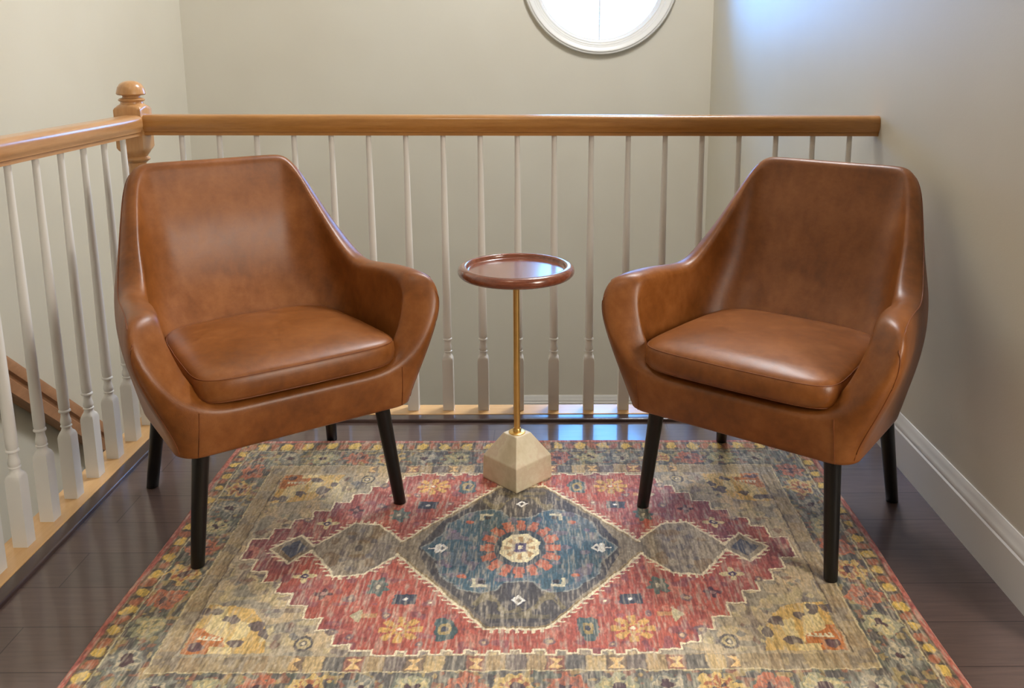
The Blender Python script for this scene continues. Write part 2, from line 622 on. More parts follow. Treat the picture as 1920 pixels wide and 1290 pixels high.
for t in (-0.9, 0.0, 0.95):
    bm = bmesh.new()
    q = p0 + d0 * t - u0 * 0.053
    tube(bm, [q + Vector((0, 0, 0.002)), q + Vector((0, 0, -0.03)), q + Vector((-0.02, 0, -0.05)), Vector((XLW + 0.001, q.y, q.z - 0.05))], 0.006, 10)
    b_ = obj('bracket', bm, M_brass, wh, 60)
    b_.matrix_parent_inverse = Matrix.Translation((-XLW, -0.532, 0.085))

# ------------------------------------------------------------------ rug
RC = (0.9365, -0.758)
RU, RV, RT = 0.787, 0.55, 0.006


def vnoise(U, V, su, sv, seed):
    rs = np.random.RandomState(seed)
    G = rs.rand(int(2.4 / su) + 4, int(2.0 / sv) + 4)
    a = (U + 1.1) / su; b = (V + 0.9) / sv
    i = np.floor(a).astype(int); j = np.floor(b).astype(int)
    fa = a - i; fb = b - j
    fa = fa * fa * (3 - 2 * fa); fb = fb * fb * (3 - 2 * fb)
    i = np.clip(i, 0, G.shape[0] - 2); j = np.clip(j, 0, G.shape[1] - 2)
    return (G[i, j] * (1 - fa) + G[i + 1, j] * fa) * (1 - fb) + (G[i, j + 1] * (1 - fa) + G[i + 1, j + 1] * fa) * fb


def inpoly(U, V, poly):
    m_ = np.zeros(U.shape, bool)
    n = len(poly)
    for k in range(n):
        x1, y1 = poly[k]; x2, y2 = poly[(k + 1) % n]
        if y1 == y2: continue
        c = ((V >= y1) != (V >= y2)) & (U < (x2 - x1) * (V - y1) / (y2 - y1) + x1)
        m_ ^= c
    return m_


def segd(U, V, a, b):
    ax, ay = a; bx, by = b
    dx, dy = bx - ax, by - ay
    t = np.clip(((U - ax) * dx + (V - ay) * dy) / (dx * dx + dy * dy + 1e-12), 0, 1)
    return np.hypot(U - ax - t * dx, V - ay - t * dy)


def paint_rug(U0, V0):
    w1 = (vnoise(U0, V0, 0.022, 0.022, 1) - 0.5) * 0.005 + (vnoise(U0, V0, 0.006, 0.006, 3) - 0.5) * 0.0022
    w2 = (vnoise(U0, V0, 0.022, 0.022, 2) - 0.5) * 0.005 + (vnoise(U0, V0, 0.006, 0.02, 4) - 0.5) * 0.0035
    U = U0 + w1; V = V0 + w2
    A = np.abs(U); B = np.abs(V)
    S = np.sign(U) * 2 + np.sign(V)
    Cc = lambda r, g, b: np.array(lin(r, g, b)[:3])
    red, red2 = Cc(176, 88, 70), Cc(140, 80, 82)
    tan, tan2 = Cc(200, 176, 136), Cc(172, 158, 132)
    blue, slate, dark = Cc(66, 92, 106), Cc(66, 68, 80), Cc(52, 48, 54)
    gold, cream, coral = Cc(208, 170, 96), Cc(232, 218, 184), Cc(196, 106, 74)
    olive, teal, salmon, brown = Cc(124, 108, 86), Cc(76, 108, 104), Cc(184, 104, 88), Cc(140, 122, 98)
    col = np.zeros(U.shape + (3,))
    nz = vnoise(U0, V0, 0.05, 0.06, 11)
    nf = vnoise(U0, V0, 0.011, 0.013, 12)
    nb = vnoise(U0, V0, 0.2, 0.2, 13)

    def put(mask, c, k=1.0):
        if isinstance(k, float):
            col[mask] = col[mask] * (1 - k) + c * k
        else:
            kk = k[mask][:, None]
            col[mask] = col[mask] * (1 - kk) + c * kk

    def mix2(mask, a, b, t):
        tt = np.clip(t, 0, 1)[mask][:, None]
        col[mask] = a * (1 - tt) + b * tt
    allm = np.ones(U.shape, bool)
    # ---- base : tan field
    mix2(allm, tan2, tan, (nz - 0.3) * 2)
    blot = (vnoise(U0, V0, 0.03, 0.024, 21) > 0.66)
    put(blot, Cc(120, 122, 118), 0.55)
    blot = (vnoise(U0, V0, 0.026, 0.02, 22) > 0.7)
    put(blot, Cc(204, 186, 136), 0.5)
    blot = (vnoise(U0, V0, 0.016, 0.02, 23) > 0.76)
    put(blot, Cc(96, 84, 96), 0.5)
    rs = np.random.RandomState(17)
    for _ in range(46):
        a, b = rs.uniform(0.30, 0.60), rs.uniform(0.05, 0.34)
        w_, h_ = rs.uniform(0.006, 0.018), rs.uniform(0.005, 0.014)
        c = [Cc(110, 112, 116), Cc(132, 98, 84), Cc(214, 196, 146), Cc(128, 132, 116), Cc(96, 84, 92)][rs.randint(5)]
        mk = (np.abs(A - a) / w_ + np.abs(B - b) / h_ + (nf - 0.5) * 0.9) < 1.0
        put(mk, c, 0.75)
    # ---- gold corner ornaments
    pc = [(0.455, 0.345), (0.475, 0.27), (0.515, 0.215), (0.55, 0.205), (0.605, 0.20), (0.608, 0.345)]
    m_ = inpoly(A, B, pc)
    mix2(m_, Cc(214, 170, 92), Cc(206, 178, 116), nz)
    put(inpoly(A, B, [(0.548, 0.272), (0.608, 0.272), (0.608, 0.345), (0.53, 0.345)]), Cc(196, 110, 58), 0.85)
    crm = [[(0.566, 0.205), (0.59, 0.205), (0.586, 0.28), (0.545, 0.30), (0.53, 0.33), (0.55, 0.26)], [(0.50, 0.26), (0.53, 0.25), (0.528, 0.31), (0.505, 0.30)],
           [(0.462, 0.30), (0.48, 0.27), (0.476, 0.32)], [(0.52, 0.33), (0.56, 0.325), (0.56, 0.345), (0.515, 0.345)]]
    for p in crm: put(inpoly(A, B, p), Cc(226, 206, 150), 0.9)
    comb = (A > 0.545) & (A < 0.592) & (B > 0.296) & (B < 0.308) & (((A * 1000) % 9 < 5) | (B > 0.304))
    put(comb, cream)
    for (a, b, ra, rb) in [(0.578, 0.222, 0.014, 0.012), (0.606, 0.222, 0.010, 0.012), (0.494, 0.262, 0.016, 0.016), (0.475, 0.292, 0.010, 0.012), (0.515, 0.315, 0.016, 0.012), (0.584, 0.328, 0.016, 0.010), (0.545, 0.245, 0.012, 0.014)]:
        d = np.hypot((A - a) / ra, (B - b) / rb) + (nf - 0.5) * 1.1
        put(d < 1, Cc(78, 70, 86), 0.85)
    d = np.hypot((A - 0.392) / 0.018, (B - 0.318) / 0.022)
    put(d < 1, Cc(94, 88, 86)); put((d < 0.7) & (d > 0.4), Cc(186, 168, 124)); put(d < 0.2, cream)
    # ---- stepped red field
    lv = [0.041, 0.085, 0.125, 0.163, 0.203, 0.244, 0.282, 0.322, 0.339]
    lu = [0.598, 0.561, 0.526, 0.488, 0.452, 0.413, 0.376, 0.341, 0.303]
    poly = []
    for k in range(9):
        poly.append((lu[k], lv[k - 1] if k else 0.0)); poly.append((lu[k], lv[k]))
    poly.append((0.262, 0.339)); poly.append((0.262, 0.351))
    x = 0.220; hi = True
    while x > 0:
        poly.append((x, 0.351 if hi else 0.341)); poly.append((x, 0.341 if hi else 0.351)); hi = not hi
        x -= 0.021
    poly.append((0, poly[-1][1]))
    inside = inpoly(A, B, poly + [(0, 0)])
    t = (np.abs(U) - 0.26) * 3.2 + (nz - 0.5) * 1.1 + (V < -0.05) * -0.15 + (V > 0.12) * 0.3
    mix2(inside, red, red2, t)
    blot = inside & (vnoise(U0, V0, 0.02, 0.02, 31) > 0.74)
    put(blot, Cc(120, 82, 96), 0.5)
    blot = inside & (vnoise(U0, V0, 0.016, 0.022, 32) > 0.78)
    put(blot, Cc(198, 130, 110), 0.6)
    dmin = np.full(U.shape, 9.0)
    for a, b in zip(poly[:-1], poly[1:]):
        bb = (A > min(a[0], b[0]) - 0.01) & (A < max(a[0], b[0]) + 0.01) & (B > min(a[1], b[1]) - 0.01) & (B < max(a[1], b[1]) + 0.01)
        dd = segd(A[bb], B[bb], a, b)
        dmin[bb] = np.minimum(dmin[bb], dd)
    put((dmin > 0.0018) & (dmin < 0.0042) & ~inside, Cc(136, 110, 98), 0.6)
    put(dmin < 0.0022, cream)
    # ---- red field motifs

    def flower(a, b, ra, rb, c1, c2, npet=8, cut=0.62, wob=0.35):
        du = (A - a) / ra; dv = (B - b) / rb
        d = np.hypot(du, dv); th = np.arctan2(dv, du)
        rr = 1 - wob + wob * np.cos(npet * th)
        put(d < rr, c1)
        put(d < 0.26, dark); put(d < 0.15, c2)
    d = np.hypot((A - 0.220) / 0.043, (B - 0.280) / 0.040); th = np.arctan2((B - 0.28) / 0.04, (A - 0.22) / 0.043)
    arms = (np.abs(((th + PI / 8) % (PI / 4)) - PI / 8) * d < 0.10 + 0.10 * (d > 0.55)) & (d < 0.98)
    put(arms, Cc(206, 160, 88)); put((d < 0.36), Cc(206, 160, 88)); put((d < 0.22), coral); put(d < 0.12, cream)
    sq = (np.abs(A - 0.225) < 0.023) & (np.abs(B - 0.187) < 0.017)
    put(sq, Cc(62, 66, 78)); put((np.abs(A - 0.225) + np.abs(B - 0.187)) < 0.012, slate * 1.3); put(np.hypot(A - 0.225, B - 0.187) < 0.0048, Cc(244, 238, 226))
    put(np.hypot(A - 0.172, B - 0.196) < 0.011, Cc(146, 104, 100), 0.7); put(np.hypot(A - 0.172, B - 0.196) < 0.004, cream)
    d = np.maximum(np.abs(A - 0.135) / 0.022, np.abs(B - 0.28) / 0.034) * 0.6 + np.hypot((A - 0.135) / 0.022, (B - 0.28) / 0.034) * 0.5 + (nf - 0.5) * 0.4
    put(d < 1.05, Cc(72, 92, 92)); put((d < 0.62), Cc(176, 152, 96)); put(d < 0.3, slate)
    d = np.hypot((A - 0.286) / 0.024, (B - 0.142) / 0.032); th = np.arctan2(B - 0.142, A - 0.286)
    put(d < 0.82 + 0.18 * np.cos(7 * th) + (nf - 0.5) * 0.3, Cc(88, 104, 98)); put((d < 0.5), Cc(112, 108, 98)); put(d < 0.2, cream, 0.7)
    put(inpoly(A, B, [(0.30, 0.215), (0.326, 0.237), (0.30, 0.262)]), Cc(190, 178, 140)); put((A > 0.272) & (A < 0.30) & (np.abs(B - 0.237) < 0.007), Cc(190, 142, 96))
    d = np.hypot((A - 0.444) / 0.026, (B - 0.104) / 0.024); th = np.arctan2(B - 0.104, A - 0.444)
    put(d < 0.7 + 0.3 * np.cos(4 * th), Cc(214, 196, 146)); put(d < 0.34, Cc(72, 50, 86)); put(d < 0.14, cream)
    d = np.hypot((A - 0.391) / 0.020, (B - 0.166) / 0.020); th = np.arctan2(B - 0.166, A - 0.391)
    put(d < 0.7 + 0.3 * np.cos(4 * th), Cc(92, 58, 64)); put(d < 0.3, Cc(170, 130, 120))
    for (a, b, r) in [(0.335, 0.185, 0.012), (0.345, 0.285, 0.012), (0.06, 0.318, 0.010), (0.495, 0.12, 0.009), (0.255, 0.235, 0.009), (0.18, 0.325, 0.008), (0.31, 0.30, 0.009)]:
        d = np.hypot(A - a, B - b) / r + (nf - 0.5) * 0.8
        put(d < 1, Cc(112, 96, 100), 0.8); put(d < 0.4, Cc(206, 178, 140), 0.8)
    # ---- medallion outline: diamond + pendants (quarter, mirrored)
    hexd = [(0, 0), (0.266, 0.0), (0.266, 0.024), (0.058, 0.280), (0, 0.280)]
    pend = [(0.262, 0.0), (0.262, 0.026), (0.322, 0.098), (0.383, 0.106), (0.440, 0.026), (0.452, 0.008), (0.492, 0.056), (0.547, 0.0)]
    ind = inpoly(A, B, hexd); inp = inpoly(A, B, pend)
    mix2(inp, Cc(160, 146, 124), Cc(132, 120, 104), nz * 1.4 - 0.2)
    put(inp & (vnoise(U0, V0, 0.014, 0.02, 41) > 0.66), Cc(112, 104, 100), 0.6)
    put(inp & (vnoise(U0, V0, 0.03, 0.03, 42) > 0.7), Cc(126, 98, 62), 0.6)
    d = np.hypot((A - 0.352) / 0.04, B / 0.05); put((d < 1) & (d > 0.72), Cc(116, 106, 102), 0.6); put(d < 0.25, Cc(86, 82, 86), 0.8)
    for (a, b) in [(0.325, 0.03), (0.38, 0.045), (0.36, 0.075)]: put(np.hypot(A - a, B - b) < 0.008, Cc(96, 94, 100), 0.7)
    put(inpoly(A, B, [(0.466, 0.0), (0.492, 0.036), (0.526, 0.0)]), Cc(74, 78, 92))
    mix2(ind, Cc(120, 108, 94), Cc(92, 86, 84), nz * 1.5 - 0.2)
    put(ind & (A + B * 0.8 > 0.225) & (B < 0.2), Cc(150, 136, 112), 0.8)
    region = [(0, 0.262), (0.052, 0.262), (0.175, 0.118), (0.215, 0.03), (0.218, 0), (0, 0)]
    rg = inpoly(A, B, region)
    mix2(rg, Cc(62, 62, 70), Cc(86, 80, 76), nz * 1.3)
    orn = rg & (np.abs(np.sin(A * 68 + 0.5) * 0.03 + 0.205 - B) < 0.013) & (nf > 0.3)
    put(orn, Cc(132, 120, 88), 0.85)
    put(rg & (np.abs(B - 0.242) < 0.007) & (A < 0.06), Cc(116, 106, 80), 0.7)
    br = [(0, 0.125), (0.03, 0.13), (0.048, 0.158), (0.078, 0.166), (0.118, 0.152), (0.165, 0.105), (0.178, 0.05), (0.215, 0.0), (0, 0)]
    bl = inpoly(A, B, br)
    mix2(bl, Cc(58, 92, 110), Cc(80, 104, 112), nz * 1.5 - 0.2)
    put(bl & (vnoise(U0, V0, 0.016, 0.03, 51) > 0.68), Cc(112, 122, 130), 0.6)
    put(bl & (vnoise(U0, V0, 0.02, 0.02, 52) > 0.76), Cc(142, 116, 128), 0.5)
    dm = np.full(U.shape, 9.0)
    for a, b in zip(br[:-2], br[1:-1]):
        dm = np.minimum(dm, segd(A, B, a, b))
    put((dm < 0.0022) & ind & (nf > 0.25), Cc(150, 152, 144), 0.8)
    # rosette
    d = np.hypot(U / 0.090, V / 0.114); th = np.arctan2(V / 0.114, U / 0.09)
    put((d < 0.93) , Cc(66, 78, 88), 0.85)
    pet = (d < 1.0 - 0.14 * (np.cos(16 * th) < -0.1)) & (d > 0.64) & (np.abs(((th * 16 / (2 * PI)) % 1) - 0.5) > 0.09)
    put(pet, Cc(190, 108, 80)); put(pet & (d < 0.74), Cc(150, 84, 70), 0.6)
    put((d < 0.62) & (d > 0.47), Cc(58, 70, 78))
    oc = np.maximum(np.maximum(np.abs(U) / 0.043, np.abs(V) / 0.056), (np.abs(U) / 0.043 + np.abs(V) / 0.056) * 0.7071)
    put(oc < 1, Cc(232, 218, 176))
    d2 = np.hypot(U / 0.043, V / 0.056)
    put((oc < 0.82) & (np.cos(8 * th) > 0.15) & (d2 > 0.36), Cc(188, 152, 104)); put((d2 < 0.4), Cc(214, 196, 160)); put(np.maximum(np.abs(U) / 0.043, np.abs(V) / 0.056) < 0.30, Cc(92, 80, 112)); put(np.maximum(np.abs(U) / 0.043, np.abs(V) / 0.056) < 0.12, cream)
    # small ornaments in the diamond
    W = Cc(242, 238, 228)
    q = np.abs(A - 0.170) / 0.014 + B / 0.017
    put((A > 0.165) & (A < 0.205) & (B < 0.02 - (A - 0.165) * 0.5), Cc(48, 60, 84), 0.8)
    put((q < 1.0) & (q > 0.45), W); put((B < 0.0024) & (A > 0.172) & (A < 0.200), W); put((np.abs(A - 0.183) < 0.003) & (B < 0.014), W)
    put(np.hypot(A - 0.180, B - 0.013) < 0.005, W)
    q = A / 0.014 + np.abs(B - 0.191) / 0.016
    put(q < 1.35, dark, 0.8); put((q < 1.0) & (q > 0.45), W)
    put((np.abs(A - 0.081) < 0.015) & (np.abs(B - 0.130) < 0.015) & ~((A < 0.088) & (B < 0.136)), Cc(206, 200, 172)); put((np.abs(A - 0.078) < 0.006) & (np.abs(B - 0.128) < 0.006), dark)
    d = np.hypot((A - 0.117) / 0.010, (B - 0.107) / 0.007); put(d < 1, coral)
    d = np.hypot((A - 0.150) / 0.007, (B - 0.07) / 0.007); put(d < 1, Cc(140, 112, 136), 0.7)
    # outlines with comb teeth
    for pl_, skip in ((hexd[2:], 0), (pend[1:], 0)):
        dm = np.full(U.shape, 9.0); tooth = np.zeros(U.shape, bool)
        for a, b in zip(pl_[:-1], pl_[1:]):
            dm = np.minimum(dm, segd(A, B, a, b))
            du, dv = b[0] - a[0], b[1] - a[1]
            if abs(dv) > abs(du) * 0.5:      # steep edge: horizontal bars
                if abs(dv) < 0.02: continue
                line = a[0] + (B - a[1]) * du / dv
                sgn = 1 if (dv < 0 or pl_[0] == hexd[2]) else -1
                off = (A - line) * sgn
                lo_, hi_ = min(a[1], b[1]), max(a[1], b[1])
                tooth |= (B > lo_ + 0.004) & (B < hi_ - 0.001) & (off > 0) & (off < 0.0165) & ((B * 1000) % 14.2 < 4.6)
            else:
                line = a[1] + (A - a[0]) * dv / du
                off = B - line
                lo_, hi_ = min(a[0], b[0]), max(a[0], b[0])
                tooth |= (A > lo_) & (A < hi_) & (off > 0) & (off < 0.0125) & (((A + 0.003) * 1000) % 16 < 6.5)
        isd = pl_[0] == hexd[2]
        clear = (A < 0.262) if isd else (A > 0.272)
        put(tooth & clear & ~ind & ~(inp if isd else ind), cream)
        if isd: put((dm < 0.0075) & ind, Cc(176, 148, 92), 0.75); put((dm < 0.006) & (dm > 0.004) & ind, Cc(112, 94, 66), 0.7)
        put(dm < 0.0029, cream, 0.95)
    # ---- guard band and borders
    G1 = (A > 0.610) | (B > 0.353)
    Ecd = np.maximum(A - 0.65, B - 0.395)      # <0 inside the cream line
    guard = (~inside) & (((A > 0.612) & (A < 0.65) & (B < 0.395)) | ((B > 0.3535) & (B < 0.395) & (A < 0.65)))
    mix2(guard, Cc(156, 138, 110), Cc(180, 160, 122), nz)
    k = np.floor((A + 0.018) / 0.036).astype(int)
    cs = [Cc(106, 96, 98), Cc(178, 150, 108), Cc(150, 84, 72), Cc(84, 88, 92), Cc(204, 176, 124), Cc(128, 104, 84)]
    gb = guard & (B > 0.355) & (A < 0.40)
    for i, c in enumerate(cs): put(gb & (k % 6 == i), c, 0.75)
    fa = np.abs(((A + 0.018) % 0.036) - 0.018); fb = np.abs(B - 0.375)
    bow = gb & (fb < 0.014) & (fa < 0.013) & (fa > 0.0 + (0.014 - fb) * 0.0) & (fb > fa * 0.0) & (np.abs(fb) >= 0) & (fa < fb + 0.002) & (k % 3 == 2)
    put(bow, Cc(226, 188, 128))
    put(gb & (fa > 0.0165), Cc(96, 84, 76), 0.6)
    gs = guard & ~gb
    kk = np.where(A > 0.61, np.floor((B + 0.02) / 0.04), np.floor(A / 0.04)).astype(int)
    for i, c in enumerate([Cc(122, 116, 112), Cc(178, 156, 116), Cc(166, 140, 106)]): put(gs & (kk % 3 == i) & (nf > 0.35), c, 0.5)
    ln = (np.abs(A - 0.613) < 0.0016) & (B < 0.353); put(ln, Cc(92, 76, 66), 0.75)
    ln = (np.abs(A - 0.606) < 0.0012) & (B < 0.353); put(ln, Cc(206, 184, 140), 0.5)
    # main border
    mb = (Ecd > 0) & (np.maximum(A - 0.738, B - 0.483) < 0)
    mix2(mb, Cc(84, 80, 80), Cc(110, 104, 94), nz)
    put(mb & (vnoise(U0, V0, 0.014, 0.014, 61) > 0.58), Cc(112, 118, 104), 0.7)
    put(mb & (vnoise(U0, V0, 0.012, 0.010, 63) > 0.7), Cc(158, 104, 78), 0.7)
    put(mb & (vnoise(U0, V0, 0.010, 0.012, 62) > 0.7), Cc(186, 162, 104), 0.6)
    rs = np.random.RandomState(5)
    fl = []
    for i in range(-7, 8): fl += [(i * 0.0885, s * 0.439, 0.034, 0.031, i) for s in (-1, 1)]
    for i in range(-4, 5): fl += [(s * 0.695, i * 0.0905, 0.031, 0.034, i + 1) for s in (-1, 1)]
    pal = [(Cc(204, 174, 108), Cc(172, 108, 72)), (Cc(188, 114, 84), Cc(150, 104, 88)), (Cc(158, 156, 126), Cc(200, 184, 134)), (Cc(128, 128, 118), Cc(186, 174, 146))]
    for (a, b, ra, rb, i) in fl:
        p1, p2 = pal[abs(i) % 4]
        bb = (np.abs(U - a) < 0.05) & (np.abs(V - b) < 0.05)
        du = (U[bb] - a) / ra; dv = (V[bb] - b) / rb
        d = np.hypot(du, dv) + (nf[bb] - 0.5) * 0.75; th = np.arctan2(dv, du)
        sub = col[bb]
        sub[d < 1.0 + 0.10 * np.cos(8 * th)] = p1
        sub[(d < 0.72)] = p2
        sub[(d < 0.62) & (np.cos(6 * th) > 0.2)] = p1
        sub[d < 0.28] = Cc(84, 62, 66)
        col[bb] = sub
    # minor border
    mn = (np.maximum(A - 0.738, B - 0.483) >= 0) & (np.maximum(A - 0.771, B - 0.534) < 0)
    mix2(mn, Cc(148, 120, 78), Cc(104, 92, 76), nz)
    along = np.where(A - 0.738 > B - 0.483, V, U); across = np.where(A - 0.738 > B - 0.483, A - 0.755, (B - 0.509) * 0.66)
    ph = (along % 0.062) - 0.031
    star = (np.hypot(ph / 0.016, across / 0.012) + (nf - 0.5) * 0.8 < 1)
    put(mn & star, Cc(216, 182, 92))
    ph2 = ((along + 0.031) % 0.062) - 0.031
    put(mn & (np.hypot(ph2 / 0.013, across / 0.012) + (nf - 0.5) * 0.8 < 1), Cc(176, 104, 74), 0.8)
    put(mn & (np.abs(np.abs(ph) - 0.016) < 0.004) & (nf > 0.4), Cc(66, 62, 66), 0.7)
    # lines
    put(np.abs(Ecd) < 0.0016, Cc(210, 194, 152), 0.85)
    put(np.abs(np.maximum(A - 0.738, B - 0.483)) < 0.0015, Cc(206, 196, 156), 0.85)
    ed = np.maximum(A - 0.771, B - 0.534)
    mix2(ed >= 0, Cc(186, 104, 84), Cc(166, 92, 84), nf)
    put(np.abs(ed) < 0.0014, Cc(120, 84, 70), 0.7)
    # ---- weave wear: streaks along V and soft fading
    st = vnoise(U0, V0, 0.0024, 0.018, 71) * 0.6 + vnoise(U0, V0, 0.005, 0.045, 72) * 0.4
    st2 = vnoise(U0, V0, 0.0028, 0.006, 73)
    fade = Cc(190, 178, 156)
    k1 = np.clip((st - 0.50) * 2.0, 0, 0.55)[..., None]
    col = col * (1 - k1) + fade * k1
    k2 = np.clip((0.42 - st) * 2.4, 0, 0.5)[..., None]
    col = col * (1 - k2 * 0.8)
    col *= (0.72 + 0.56 * st2)[..., None]
    col *= (1.04 + 0.2 * nb)[..., None]
    return np.clip(col, 0, 1), st2


def rug():
    step = 0.0018
    nu = int(round(2 * RU / step)); nv = int(round(2 * RV / step))
    us = np.linspace(-RU, RU, nu + 1); vv = np.linspace(-RV, RV, nv + 1)
    U, V = np.meshgrid(us, vv, indexing='ij')
    col, h = paint_rug(U, V)
    e = np.minimum(np.minimum(RU - np.abs(U), RV - np.abs(V)) / 0.005, 1)
    wav = vnoise(U, V, 0.21, 0.3, 91)
    edge_u = 0.0015 * np.sin(U * 9) ; edge_v = 0.002 * np.sin(V * 11 + 1)
    X = U + edge_v * (np.abs(U) / RU) ** 4; Y = V + edge_u * (np.abs(V) / RV) ** 4
    Z = 0.0012 + (RT - 0.0012 - 0.0008 + h * 0.0008) * np.sqrt(np.clip(e, 0.0, 1))
    top = np.stack([X, Y, Z], -1).reshape(-1, 3)
    per = [i * (nv + 1) for i in range(nu + 1)] + [nu * (nv + 1) + j for j in range(1, nv + 1)] + [i * (nv + 1) + nv for i in range(nu - 1, -1, -1)] + [j for j in range(nv - 1, 0, -1)]
    bot = top[per].copy(); bot[:, 2] = 0.0002
    verts = np.concatenate([top, bot]).astype(np.float32)
    i, j = np.meshgrid(np.arange(nu), np.arange(nv), indexing='ij')
    a = (i * (nv + 1) + j).ravel()
    quads = np.stack([a, a + nv + 1, a + nv + 2, a + 1], -1)
    n0 = len(top); P = np.array(per); m_ = len(per)
    k = np.arange(m_); k2 = (k + 1) % m_
    side = np.stack([n0 + k, n0 + k2, P[k2], P[k]], -1)
    faces = np.concatenate([quads, side]).astype(np.int32)
    me = bpy.data.meshes.new('area_rug')
    me.vertices.add(len(verts)); me.vertices.foreach_set('co', verts.ravel())
    me.loops.add(faces.size); me.loops.foreach_set('vertex_index', faces.ravel())
    me.polygons.add(len(faces))
    me.polygons.foreach_set('loop_start', np.arange(len(faces), dtype=np.int32) * 4)
    me.polygons.foreach_set('use_smooth', np.ones(len(faces), bool))
    me.update(calc_edges=True)
    ca = me.color_attributes.new('pattern', 'FLOAT_COLOR', 'POINT')
    cc = np.ones((len(verts), 4), np.float32)
    cc[:n0, :3] = col.reshape(-1, 3); cc[n0:, :3] = lin(150, 90, 76)[:3]
    ca.data.foreach_set('color', cc.ravel())
    mt, nt, b = newmat('printed_rug_pile')
    at = N(nt, 'ShaderNodeAttribute'); at.attribute_name = 'pattern'
    v = coords(nt, (900, 160, 1))
    r = ramp(nt, [(0.3, (0.82, 0.82, 0.82, 1)), (0.7, (1.16, 1.16, 1.16, 1))])
    nz_ = noise(nt, v, 1.0, 2)
    nt.links.new(nz_, r.inputs[0])
    mx = N(nt, 'ShaderNodeMix', data_type='RGBA', blend_type='MULTIPLY'); mx.inputs[0].default_value = 1
    nt.links.new(at.outputs['Color'], mx.inputs[6]); nt.links.new(r.outputs[0], mx.inputs[7])
    nt.links.new(mx.outputs[2], b.inputs['Base Color'])
    b.inputs['Roughness'].default_value = 0.62
    b.inputs['Sheen Weight'].default_value = 0.1
    me.materials.append(mt)
    o = bpy.data.objects.new('area_rug', me); C.objects.link(o)
    o.location = (RC[0], RC[1], 0)
    tag(o, 'faded multicoloured rug with a blue diamond medallion on the dark wood floor', 'rug')


rug()

# ------------------------------------------------------------------ side table
TX, TY = 0.9225, -0.428
tbl = thing('side_table', 'small round walnut tray table on brass pole and faceted cream stone base between armchairs', 'side table', (TX, TY, RT))
bm = bmesh.new()
prof = [(0.001, 0.528), (0.118, 0.528), (0.120, 0.528), (0.128, 0.5295)]
for k in range(0, 11):
    a = -PI / 2 + PI * k / 10
    prof.append((0.1285 + 0.0135 * math.cos(a), 0.5435 + 0.0135 * math.sin(a)))
prof += [(0.1245, 0.5570), (0.1215, 0.5560), (0.1200, 0.553), (0.1190, 0.5475), (0.1165, 0.5455), (0.1160, 0.5455), (0.1150, 0.5455), (0.001, 0.5455)]
lathe(bm, prof, 96)
obj('tray_top', bm, M_walnut, tbl, 50)
bm = bmesh.new()
lathe(bm, [(0.0078, 0.120), (0.0078, 0.529)], 32)
obj('pole', bm, M_brass, tbl, 60)
bm = bmesh.new()
lathe(bm, [(0.0105, 0.121), (0.0105, 0.132), (0.009, 0.134), (0.0079, 0.134)], 32)
obj('collar', bm, M_brass, tbl, 50)
bm = bmesh.new()
lathe(bm, [(0.021, 0.1225), (0.021, 0.1245), (0.019, 0.1255), (0.002, 0.1255)], 40)
obj('mounting_plate', bm, M_brass, tbl, 40)
bm = bmesh.new()
def dia(h, z): return [(h, 0, z), (0, h, z), (-h, 0, z), (0, -h, z)]
loft(bm, [dia(0.0875, 0.0), dia(0.0885, 0.002), dia(0.0865, 0.062), dia(0.0345, 0.1225)])
bmesh.ops.bevel(bm, geom=bm.edges[:], offset=0.0022, segments=2, affect='EDGES', profile=0.5)
obj('stone_base', bm, M_marble, tbl)

# ------------------------------------------------------------------ armchairs
Wt = list(zip([.262, .33, .40, .47, .53, .575, .62, .68, .74, .80], [0.2604, 0.2739, 0.292, 0.3043, 0.3036, 0.293, 0.2824, 0.2752, 0.2733, 0.2721]))
YFt = list(zip([.262, .33, .43, .50, .56], [-0.2592, -0.2717, -0.2776, -0.2796, -0.2714]))
YBt = list(zip([.262, .50, .65, .80], [0.150, 0.268, 0.2593, 0.3023]))
RBt = list(zip([.262, .5, .80], [0.1361, 0.1361, 0.0794]))
WTt = [(0.262, 0.05), (0.40, 0.058), (0.48, 0.066), (0.56, 0.062), (0.64, 0.046), (0.80, 0.036)]
BTt = [(0.262, 0.10), (0.40, 0.135), (0.46, 0.125), (0.52, 0.105), (0.60, 0.066), (0.70, 0.048), (0.80, 0.040)]
TAPER = 0.4852
SEG = [14, 9, 22, 16, 12]


def smooth_tab(tab, z):
    # light smoothing of the piecewise tables so the silhouette has no kinks
    w = 0; s = 0
    for k in range(-4, 5):
        g = math.exp(-(k / 2.2) ** 2)
        s += g * interp(tab, z + k * 0.008); w += g
    return s / w


def plan(seg, t, w, yf, yb, rf, rb):
    if seg == 0: return ((w - rf) * t, yf)
    if seg == 1:
        a = t * PI / 2
        return (w - rf + rf * math.sin(a), yf + rf - rf * math.cos(a))
    if seg == 2: return (w, (yf + rf) + (yb - rb - yf - rf) * t)
    if seg == 3:
        a = t * PI / 2
        # slightly squarer than a circle
        c, s = math.cos(a) ** 0.9, math.sin(a) ** 0.9
        return (w - rb + rb * c, yb - rb + rb * s)
    return ((w - rb) * (1 - t), yb)


